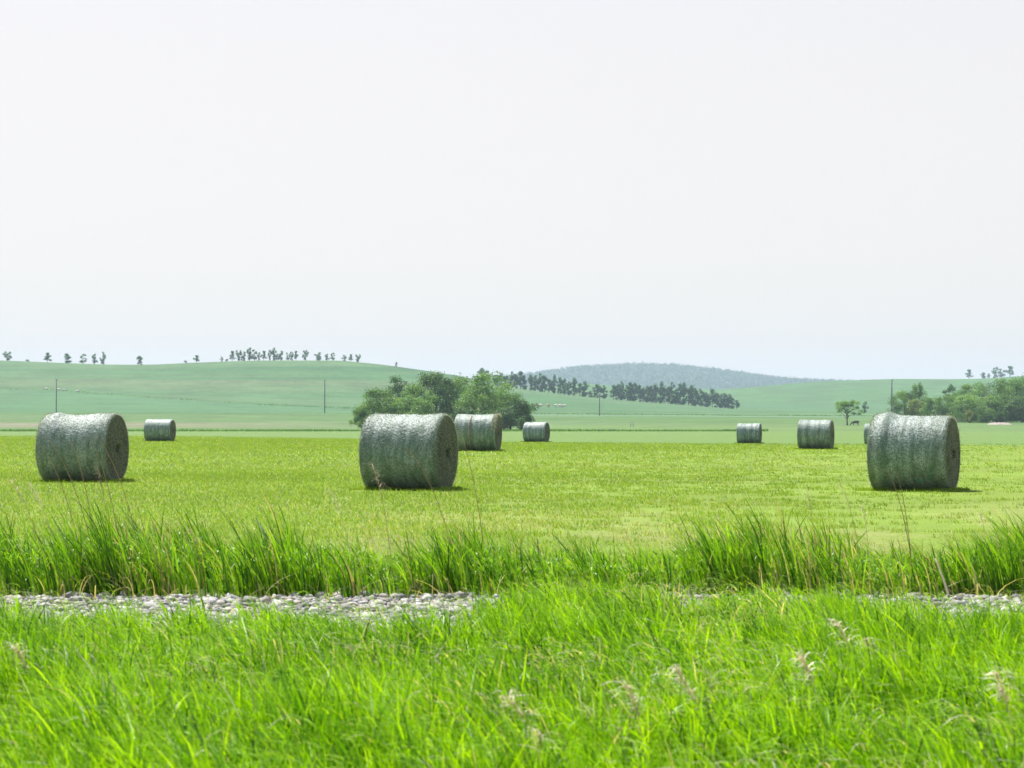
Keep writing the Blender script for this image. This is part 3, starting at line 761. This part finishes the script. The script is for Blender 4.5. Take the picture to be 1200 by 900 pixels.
def tree(px, d, top, wpx, kind, v, fol, label, cat='tree', group=None, name=None, base=None):
    X, Y0, z = at_px(px, d)
    ztop = CAM+(HZ-top)*d/F; H = max(1.0, ztop-z); W = wpx*d/F/NW[kind]
    root = empty(name or ('bush' if kind == 'bush' else 'tree'), (X, Y0, z-.02*H), random.uniform(0, 6.28))
    root.scale = (W, W, H*1.02)
    t, c = lib(kind, v, fol)
    obj('trunk', t, None, root); obj('crown', c, None, root)
    tag(root, label, cat, group)
    return root

G1 = 'trees of the leafy clump behind the middle bales'
MID = [
 (424, 507, 474, 26, 'bush', 0, 'mid', 'low bush at the left foot of the leafy clump behind the middle large bale'),
 (441, 512, 452, 50, 'broad', 0, 'mid', 'rounded tree forming the left shoulder of the leafy clump behind the middle bales'),
 (470, 530, 438.5, 44, 'broad', 1, 'dark', 'dark pointed tree rising behind the left shoulder of the leafy clump'),
 (484, 505, 460, 52, 'broad', 2, 'light', 'lower light green tree in front, left half of the leafy clump'),
 (512, 530, 434, 52, 'broad', 3, 'dark', 'tall dark tree left of the middle of the leafy clump'),
 (536, 535, 436, 50, 'broad', 4, 'mid', 'tall ragged-topped tree in the middle of the leafy clump'),
 (571, 522, 432, 66, 'broad', 5, 'light', 'tallest and broadest tree of the leafy clump, yellowish green'),
 (545, 506, 473, 40, 'bush', 1, 'dark', 'dark shrub at the foot of the leafy clump, above the bale with the pink mark'),
 (566, 502, 482, 36, 'bush', 2, 'light', 'small pale shrub low in front of the leafy clump'),
 (598, 514, 458, 44, 'broad', 6, 'mid', 'medium tree on the right slope of the leafy clump'),
 (612, 510, 467, 42, 'bush', 3, 'dark', 'dark rounded bush closing the right end of the leafy clump'),
 (590, 506, 476, 36, 'bush', 0, 'dark', 'dark shrub in the shade under the right half of the leafy clump'),
 (505, 506, 478, 34, 'bush', 3, 'mid', 'green shrub under the middle of the leafy clump, above the middle large bale'),
 (489, 518, 446, 48, 'broad', 7, 'mid', 'middle-height tree filling the gap left of the tall dark tree of the leafy clump'),
 (556, 512, 455, 46, 'broad', 2, 'mid', 'tree filling the front middle of the leafy clump'),
 (455, 508, 462, 40, 'broad', 5, 'mid', 'front tree under the left shoulder of the leafy clump'),
]
for t in MID: tree(*t, cat='bush' if t[4] == 'bush' else 'tree', group=G1)
G2 = 'trees of the wood at the right edge'
RGT = [
 (1061, 720, 455, 36, 'broad', 7, 'mid', 'leftmost round tree of the right-hand wood, next to the utility pole'),
 (1076, 735, 446, 20, 'broad', 4, 'mid', 'slender tall tree sticking up at the left end of the right-hand wood'),
 (1073, 705, 466, 24, 'open', 1, 'yellow', 'small yellowish tree in front of the left end of the right-hand wood'),
 (1094, 725, 463, 32, 'broad', 0, 'light', 'light green low tree just right of the small yellowish tree'),
 (1113, 730, 460, 40, 'broad', 2, 'mid', 'green tree left of the bare-limbed tree in the right-hand wood'),
 (1121, 760, 449, 34, 'open', 2, 'dark', 'thin bare-limbed dark tree above the left part of the right-hand wood'),
 (1143, 745, 446, 44, 'broad', 5, 'light', 'bright domed tree in the upper middle of the right-hand wood'),
 (1136, 712, 462, 44, 'broad', 3, 'light', 'front tree with yellow-green top below the bright domed tree'),
 (1166, 750, 442, 46, 'broad', 1, 'mid', 'tall back tree under the skyline trees of the right-hand wood'),
 (1168, 715, 460, 48, 'broad', 4, 'mid', 'broad front tree above the heap of bare earth'),
 (1190, 755, 440, 46, 'broad', 6, 'light', 'tall back tree near the right edge of the picture'),
 (1198, 712, 462, 44, 'broad', 7, 'dark', 'dark front tree at the right edge of the picture'),
 (1216, 770, 435, 58, 'broad', 3, 'dark', 'tallest dark tree cut by the right edge of the picture'),
 (1136, 700, 478, 15, 'bush', 1, 'yellow', 'small yellow bush at the front foot of the right-hand wood'),
 (1152, 703, 474, 30, 'bush', 2, 'mid', 'shrub left of and behind the heap of bare earth'),
 (1235, 730, 455, 50, 'broad', 0, 'mid', 'tree just beyond the right edge of the picture'),
 (993, 640, 468, 36, 'open', 0, 'light', 'small lone tree with a forked trunk left of the right large bale'),
 (1013, 1050, 470, 10, 'sky', 2, 'dark', 'small dark bush on the slope behind the lone forked tree'),
]
for t in RGT:
    tree(*t, cat='bush' if t[4] == 'bush' else 'tree', group=G2 if t[0] > 1030 else None)
ORD = ['first', 'second', 'third', 'fourth', 'fifth', 'sixth', 'seventh', 'eighth', 'ninth', 'tenth', 'eleventh', 'twelfth', 'thirteenth', 'fourteenth', 'fifteenth', 'sixteenth', 'seventeenth', 'eighteenth', 'nineteenth', 'twentieth', 'twenty-first', 'twenty-second', 'twenty-third', 'twenty-fourth', 'twenty-fifth', 'twenty-sixth', 'twenty-seventh', 'twenty-eighth', 'twenty-ninth', 'thirtieth', 'thirty-first', 'thirty-second', 'thirty-third', 'thirty-fourth']
# skyline trees on the left hill
SKA = [(8, 411.5, 13), (55.5, 413, 7), (79, 414, 8.5), (97, 414.5, 11), (110.5, 414.5, 9), (120.5, 411.8, 8), (163, 417, 7), (230, 416.3, 10)]
LA = ['rounded skyline tree at the far left edge of the picture', 'narrow skyline tree right of the one at the far left edge',
      'bushy-footed narrow skyline tree midway along the left group', 'wide skyline tree of the left group just before the close pair',
      'shorter, leaning tree of the close skyline pair above the left large bale', 'taller thin-stemmed tree of the close skyline pair above the left large bale',
      'lone small skyline tree between the left group and the long hilltop row', 'skyline tree standing a little left of the long hilltop row']
for i, ((x, top, w), lb) in enumerate(zip(SKA, LA)):
    tree(x, 1495, top-.3, w*1.05, 'sky' if i not in (1, 2, 6) else 'poplar', i % 6, 'pop_hazed', lb, group='skyline trees on the left hill')
for x, top, w, lb in [(31.5, 421, 6, 'low bush on the skyline between the first two trees from the left edge'), (217, 422, 5, 'tiny bush on the skyline left of the tree that precedes the hilltop row'), (266, 420.3, 5, 'tiny bush at the left foot of the long hilltop row')]:
    tree(x, 1492, top, w, 'bush', 0, 'pop_hazed', lb, 'bush', 'low bushes on the left skyline')
SKB = [(260, 418, 5), (272, 411, 9), (279, 410, 9), (285, 411.5, 8), (292.5, 407, 10), (298, 409, 8), (303, 412.5, 6), (309, 411, 8), (316, 409.5, 6), (322, 406.8, 9), (329, 411, 9), (337, 413, 6), (342, 412, 7), (347, 411, 6.5), (358, 409.8, 9), (373, 412.5, 10), (383, 414.5, 7), (390, 413, 7.5), (404, 416, 7), (411, 415, 7), (420, 415, 8)]
for i, (x, top, w) in enumerate(SKB):
    tree(x, 1497, top-.3, w*1.1, 'sky', (i*5+2) % 6, 'pop_hazed', '%s tree from the left in the long skyline row on the left hill' % ORD[i], group='long skyline row on the left hill')
# windbreak rows
xsL = [565, 571, 582, 587.5, 593.5, 600, 604.5, 610, 615, 622, 627.5, 633, 638, 643.5, 649, 656, 661.5, 667, 673, 679.5, 684.5]
hr = np.random.default_rng(5)
for i, x in enumerate(xsL):
    b = float(np.interp(x, [560, 580, 640, 686], [452, 453.5, 460, 465])); h = 20+hr.uniform(-5.5, 3.5)
    tree(x, 1480, b-h, 7.8*hr.uniform(.85, 1.25), 'poplar', i % 6, 'pop_hazed', '%s tree from the left in the shorter windbreak row beside the leafy clump' % ORD[i], name='windbreak_tree', group='shorter windbreak row')
for x, top, w, lb in [(692.5, 458, 6, 'stunted windbreak tree just left of the separate pair'), (699.5, 449, 9, 'left tree of the pair by the utility pole between the windbreak rows'), (707.5, 451, 8, 'right tree of the pair by the utility pole between the windbreak rows')]:
    tree(x, 1480, top, w, 'poplar', int(x) % 6, 'pop_hazed', lb, name='windbreak_tree', group='separate windbreak trees')
xsR = np.linspace(720, 864, 31)
for i, x in enumerate(xsR):
    x = float(x+hr.uniform(-1.2, 1.2)); b = float(np.interp(x, [720, 860], [468, 479])); h = float(np.interp(x, [720, 800, 845, 858, 866], [20, 24, 19, 17, 11]))*hr.uniform(.74, 1.14)
    tree(x, 1470, b-h, 8.2*hr.uniform(.85, 1.25), 'poplar', (i*5+1) % 6, 'pop_hazed', '%s tree from the left in the long windbreak row under the wooded hill' % ORD[i], name='windbreak_tree', group='long windbreak row')
for x, d, top, w, k, lb in [(1135.5, 2590, 432.5, 10, 'sky', 'lone round skyline tree left of the other skyline trees above the right-hand wood'),
        (1152.5, 2600, 436, 5, 'poplar', 'thin skyline tree between the lone round one and the big ones on the right'),
        (1159, 2600, 437.5, 6, 'sky', 'small skyline tree beside the thin one on the right'),
        (1166, 2600, 429.5, 12, 'sky', 'leftmost of the three big skyline trees above the right-hand wood'),
        (1173.5, 2600, 431.5, 11, 'sky', 'middle one of the three big skyline trees above the right-hand wood'),
        (1183.5, 2600, 428.5, 13, 'sky', 'rightmost big skyline tree above the right-hand wood')]:
    tree(x, d, top, w*1.1, k, int(x) % 6, 'pop_hazed', lb, group='skyline trees above the right-hand wood')
tree(880, 3450, 452.5, 22, 'bush', 3, 'dark', 'dark low copse in the dip behind the long windbreak row', 'bush')
tree(464, 1498, 424, 3, 'poplar', 2, 'pop_hazed', 'tiny lone shrub on the falling skyline left of the leafy clump', 'bush', name='bush')

# the wood that covers the far hill
n = 12000; r = np.random.default_rng(77)
D = r.uniform(4600, 6080, n); xsx = r.uniform(330, 1330, n)
X = (xsx-600)/F*D; Z = gz(X, D)
Hh = r.uniform(7, 13, n); cen = np.stack([X, D, Z+Hh*.45], 1); rad = np.stack([Hh*.5, Hh*.5, Hh*.5], 1)
tn = np.clip(.5+r.normal(0, .22, n)+.5*(fbm(X*.012, D*.008, 78)-.5), 0, 1)
V, Q, cc = leaves(cen, rad, 150000, 4.2, r, tn)
o = obj('forest', npmesh('forest', V, [Q], cc), FOL['wood']); tag(o, 'bluish deciduous forest covering the rounded hill on the horizon', 'forest', kind='stuff')

# weeds along field edges and the old fence line
mb = MB()
def weeds(pts_x, ys_fn, n, h, seed, w):
    r = np.random.default_rng(seed); xx = r.uniform(*pts_x, n)
    D = ys_fn(xx)+r.normal(0, 1, n)*w; X = (xx-600)/F*D; Z = gz(X, D); H = h*r.uniform(.4, 1.3, n)*(.4+1.2*fbm(X*.08, D*.08, seed))
    V, Q, T, cc = blades(np.stack([X, D, Z], 1), H, H*.55, np.stack([r.normal(0, .25, n)*H, r.normal(0, .2, n)*H], 1), np.zeros(n), 1, np.clip(r.normal(.4, .2, n), 0, 1), az=r.normal(0, .5, n), seed=seed)
    mb.add(V, T, cc)
weeds((-150, 900), lambda x: np.full_like(x, 446.), 9000, .38, 1, 3)
weeds((560, 1350), lambda x: np.full_like(x, 905.), 5000, .4, 3, 6)
def fence_d(x):
    Ds = np.linspace(850, 1499, 260); out = np.empty_like(x)
    grid = np.linspace(-150, 560, 120); gd = []
    for g in grid:
        zz = far_z(np.full(260, g), Ds); yy = HZ-(zz-CAM)*F/Ds; gd.append(np.interp(-float(fence_y(np.array([g]))[0]), -yy, Ds))
    return np.interp(x, grid, gd)
weeds((-150, 470), fence_d, 1500, .5, 5, 7)
o = obj('weeds', mb.mesh('weeds'), FOL['light']); tag(o, 'dark weedy strips along the field edges and the old fence line on the hill', 'weeds', kind='stuff')
# scattered field stones on the fence line
for i, (x, dy, lb) in enumerate([(54, -1, 'pale stone left of the left utility pole on the old fence line'), (68.5, -.5, 'pale stone just right of the left utility pole'), (75, -.6, 'pale stone a little right of the one beside the left utility pole'), (91, .3, 'small pale stone further right on the old fence line')]):
    dd = float(fence_d(np.array([float(x)]))[0])+4; X, Y0, z = at_px(x, dd)
    rr = np.random.default_rng(i); Vv = IV*(1+.12*rr.normal(0, 1, (len(IV), 1)))*np.array([1.1, .7, .55])
    o = obj('boulder', npmesh('boulder', Vv, [IF], np.tile((.55, .53, .5), (len(IV), 1)), True), M_stone, None, (X, Y0, z+.3)); tag(o, lb, 'boulder', 'stones on the old fence line')

# ------------------------------------------------------------------ utility poles
M_pole = plain('weathered_pole', (.20, .20, .21), .8, 3, .2); M_ins = plain('insulator', (.5, .5, .5), .4)
def pole(px, d, top, lab, rad=.24):
    X, Y0, z = at_px(px, d); H = CAM+(HZ-top)*d/F-z
    root = empty('utility_pole', (X, Y0, z-.1), R(random.uniform(50, 75))); tag(root, lab, 'utility pole', 'wooden utility poles')
    V, Q = tube([(0, 0, 0), (0, 0, H*.5), (0, 0, H*.97), (0, 0, H*.975)], [rad, rad*.85, rad*.65, .01], 10)
    obj('shaft', npmesh('shaft', V, [Q], None, True), M_pole, root)
    bm = bmesh.new(); bmesh.ops.create_cube(bm, size=1)
    for v in bm.verts: v.co.x *= 1.5; v.co.y *= .13; v.co.z *= .16; v.co.y -= rad; v.co.z += H-.6
    me = bpy.data.meshes.new('crossarm'); bm.to_mesh(me); bm.free(); arm = obj('crossarm', me, M_pole, root)
    for sx in (-.65, 0, .65):
        V, Q = tube([(sx, -rad if sx else 0, H-.52 if sx else H*.96), (sx, -rad if sx else 0, H-.32 if sx else H*.96+.25)], [.06, .04], 8)
        obj('insulator', npmesh('insulator', V, [Q], None, True), M_ins, arm if sx else root)
pole(66, 845, 443, 'leftmost utility pole, on the slope behind the left large bale')
pole(380.5, 846, 443.5, 'utility pole at the foot of the hill left of the leafy clump')
pole(702.5, 862, 460, 'short-looking utility pole in front of the separate pair of windbreak trees')
pole(1045, 700, 443, 'tallest utility pole, behind the right large bale at the end of the wood', .30)
# bare pale trunk in the right-hand wood
X, Y0, z = at_px(1155.5, 742); V, Q = tube([(0, 0, 0), (.1, 0, 5), (-.1, 0, 9), (.05, 0, 12.5)], [.35, .3, .22, .08], 8)
root = empty('dead_tree', (X, Y0, z)); tag(root, 'pale bare dead trunk among the tops of the right-hand wood', 'dead tree')
obj('trunk', npmesh('trunk', V, [Q], np.tile((.4,)*3, (len(V), 1)), True), plain('bleached_wood', (.42, .40, .38), .8), root)
V, Q = tube([(.0, 0, 8), (.9, .1, 10), (1.1, .1, 11.2)], [.14, .09, .03], 6); obj('limb', npmesh('limb', V, [Q], None, True), bpy.data.materials['bleached_wood'], root)
# heap of bare earth
X, Y0, z = at_px(1171, 655)
nx, ny = 40, 16; gx, gy = np.meshgrid(np.linspace(-1, 1, nx), np.linspace(-1, 1, ny), indexing='ij')
hgt = np.clip(1-gx**2-gy**2, 0, 1)**.6*(.5+.8*fbm(gx*4+9, gy*3, 2))*.85
V = np.stack([gx*3.7, gy*4, hgt-.12], 2).reshape(-1, 3); ii, jj = np.meshgrid(np.arange(nx-1), np.arange(ny-1), indexing='ij'); ii = ii.ravel(); jj = jj.ravel()
q = np.stack([ii*ny+jj, (ii+1)*ny+jj, (ii+1)*ny+jj+1, ii*ny+jj+1], 1)
o = obj('dirt_heap', npmesh('dirt_heap', V, [q], None, True), plain('bare_earth', (.30, .26, .23), .95, 2, .3), None, (X, Y0, z)); tag(o, 'low heap of pale bare earth in front of the right-hand wood', 'dirt heap')
# fence posts in the far meadow
for x, lb in [(739, 'left one of the two far fence posts in the meadow'), (742, 'right one of the two far fence posts in the meadow')]:
    X, Y0, z = at_px(x, 600); V, Q = tube([(0, 0, 0), (0, 0, 1.3), (0, 0, 1.31)], [.09, .08, .01], 8)
    o = obj('fence_post', npmesh('fence_post', V, [Q], None, True), M_pole, None, (X, Y0, z)); tag(o, lb, 'fence post', 'far fence posts')

# ------------------------------------------------------------------ cattle
def cow_mesh(graze):
    P = {'rump': (-.85, 0, 1.15), 'hip': (-.6, 0, 1.12), 'mid': (0, 0, 1.05), 'sh': (.6, 0, 1.12), 'neck': (.95, 0, 1.2 if not graze else .95),
         'poll': (1.25, 0, 1.42 if not graze else .55), 'muz': (1.62, 0, 1.22 if not graze else .18), 'tail': (-1.0, 0, .95), 'tt': (-1.02, 0, .5)}
    names = list(P); V = [P[k] for k in names]; E = [('rump', 'hip'), ('hip', 'mid'), ('mid', 'sh'), ('sh', 'neck'), ('neck', 'poll'), ('poll', 'muz'), ('rump', 'tail'), ('tail', 'tt')]
    E = [(names.index(a), names.index(b)) for a, b in E]; rad = [.26, .36, .42, .36, .24, .15, .10, .05, .04]
    for sx, joint in ((-1, 'hip'), (1, 'sh')):
        for sy in (-.24, .24):
            x0 = -.68 if sx < 0 else .55; b = len(V)
            if sx < 0: V += [(x0, sy, .85), (x0+.12, sy, .66), (x0-.1, sy, .42), (x0-.04, sy, .05)]
            else: V += [(x0, sy, .8), (x0, sy, .6), (x0+.02, sy, .38), (x0, sy, .05)]
            rad += [.17, .13, .075, .07]; E += [(names.index(joint), b), (b, b+1), (b+1, b+2), (b+2, b+3)]
    for sy in (-.16, .16):
        b = len(V); pz = P['poll']; V.append((pz[0]-.03, sy*1.3, pz[2]+.06)); rad.append(.04); E.append((names.index('poll'), b))
    me = bpy.data.meshes.new('cow'); me.from_pydata(V, E, []); o = bpy.data.objects.new('cow_tmp', me); C.objects.link(o)
    md = o.modifiers.new('s', 'SKIN'); md.use_smooth_shade = True
    for i, q in enumerate(rad): me.skin_vertices[0].data[i].radius = (q, q)
    me.skin_vertices[0].data[2].use_root = True
    o.modifiers.new('b', 'SUBSURF').levels = 2
    dg = bpy.context.evaluated_depsgraph_get(); m2 = bpy.data.meshes.new_from_object(o.evaluated_get(dg)); bpy.data.objects.remove(o)
    m2.name = 'cow'
    return m2
CW = {'white': plain('white_hide', (.68, .62, .55), .8, 2, .15), 'tan': plain('tan_hide', (.40, .22, .13), .8, 2, .25), 'black': plain('black_hide', (.03, .03, .035), .7, 2, .2)}
cm = [cow_mesh(True), cow_mesh(False)]
for x, sc_y, col, rz, g, lb in [(629, 475.3, 'tan', .1, 0, 'leftmost tan cow of the distant grazing group'), (633, 475.6, 'white', 2.6, 0, 'cream cow beside the leftmost tan cow of the distant group'),
       (642.5, 476, 'tan', 1.9, 1, 'small brown cow alone in the middle of the distant group'), (651, 476.2, 'white', 1.2, 1, 'whitish cow standing up, left of the two rightmost cows'),
       (656.5, 476.6, 'white', .2, 0, 'long white cow seen from the side in the distant group'), (661, 477, 'white', 3.0, 0, 'rightmost white cow of the distant group')]:
    X, Y0, z = at_px(x, 1085); me = cm[g].copy(); o = obj('cow', me, CW[col], None, (X, Y0, z)); o.rotation_euler = (0, 0, rz); o.scale = (1.15,)*3; tag(o, lb, 'cow', 'cattle grazing on the far slope')
X, Y0, z = at_px(1002.5, 628); o = obj('cow', cm[0].copy(), CW['black'], None, (X, Y0, z)); o.rotation_euler = (0, 0, 2.9); tag(o, 'dark animal standing under the small lone tree', 'cow')

# ------------------------------------------------------------------ air
bm = bmesh.new(); bmesh.ops.create_cube(bm, size=1)
for v in bm.verts: v.co.x *= 19000; v.co.y = -500 if v.co.y < 0 else 8500; v.co.z = -2.2 if v.co.z < 0 else 205
me = bpy.data.meshes.new('haze'); bm.to_mesh(me); bm.free()
mh, nt, out = newmat('haze_air'); pv = N(nt, 'ShaderNodeVolumePrincipled'); pv.inputs['Color'].default_value = (.62, .77, .95, 1); pv.inputs['Density'].default_value = .000105; pv.inputs['Anisotropy'].default_value = .2
nt.links.new(pv.outputs[0], out.inputs['Volume'])
tag(obj('haze', me, mh), 'thin pale summer haze over the whole landscape', 'haze', kind='stuff')

# ------------------------------------------------------------------ light, sky, camera
w = bpy.data.worlds.new('World'); bpy.context.scene.world = w; w.use_nodes = True; nt = w.node_tree
bg = nt.nodes['Background']; sky = nt.nodes.new('ShaderNodeTexSky'); sky.sky_type = 'NISHITA'; sky.sun_disc = False
sky.sun_elevation = R(SUN_EL); sky.sun_rotation = R(SUN_AZ); sky.air_density = 1.0; sky.dust_density = 4.5; sky.ozone_density = 1.0; sky.altitude = 300
hz = nt.nodes.new('ShaderNodeMix'); hz.data_type = 'RGBA'; hz.inputs[0].default_value = .8     # hazy white summer sky
tcw = nt.nodes.new('ShaderNodeTexCoord'); sxw = nt.nodes.new('ShaderNodeSeparateXYZ'); nt.links.new(tcw.outputs['Generated'], sxw.inputs[0])
mrw = nt.nodes.new('ShaderNodeMapRange'); mrw.interpolation_type = 'SMOOTHSTEP'     # the white haze thins out above
for k_, v_ in (('From Min', .12), ('From Max', .55), ('To Min', .8), ('To Max', .0)): mrw.inputs[k_].default_value = v_
nt.links.new(sxw.outputs[2], mrw.inputs['Value']); nt.links.new(mrw.outputs[0], hz.inputs[0])
nt.links.new(sky.outputs[0], hz.inputs[6]); hz.inputs[7].default_value = (5.12, 4.68, 4.52, 1)
nt.links.new(hz.outputs[2], bg.inputs[0]); bg.inputs[1].default_value = .12
sun = bpy.data.lights.new('sun', 'SUN'); sun.energy = 5.0; sun.angle = R(.55); sun.color = (1, .96, .90)
so = bpy.data.objects.new('sun', sun); C.objects.link(so)
from mathutils import Vector
sd = Vector((math.sin(R(SUN_AZ))*math.cos(R(SUN_EL)), math.cos(R(SUN_AZ))*math.cos(R(SUN_EL)), math.sin(R(SUN_EL))))
so.rotation_euler = sd.to_track_quat('Z', 'Y').to_euler()
cam = bpy.data.cameras.new('camera'); co = bpy.data.objects.new('camera', cam); C.objects.link(co)
cam.sensor_width = 36; cam.lens = 36*F/1200; co.location = (0, 0, CAM)
co.rotation_euler = (R(90)+math.atan((HZ-450)/F), 0, 0)
cam.clip_start = .3; cam.clip_end = 30000
cam.dof.use_dof = True; cam.dof.focus_distance = 46; cam.dof.aperture_fstop = 5.6
sc = bpy.context.scene; sc.camera = co
sc.view_settings.view_transform = 'Standard'; sc.view_settings.look = 'None'; sc.view_settings.gamma = 1
sc.view_settings.exposure = .64
sc.cycles.use_denoising = True
sc.cycles.volume_bounces = 1; sc.cycles.volume_step_rate = 1; sc.cycles.max_bounces = 8
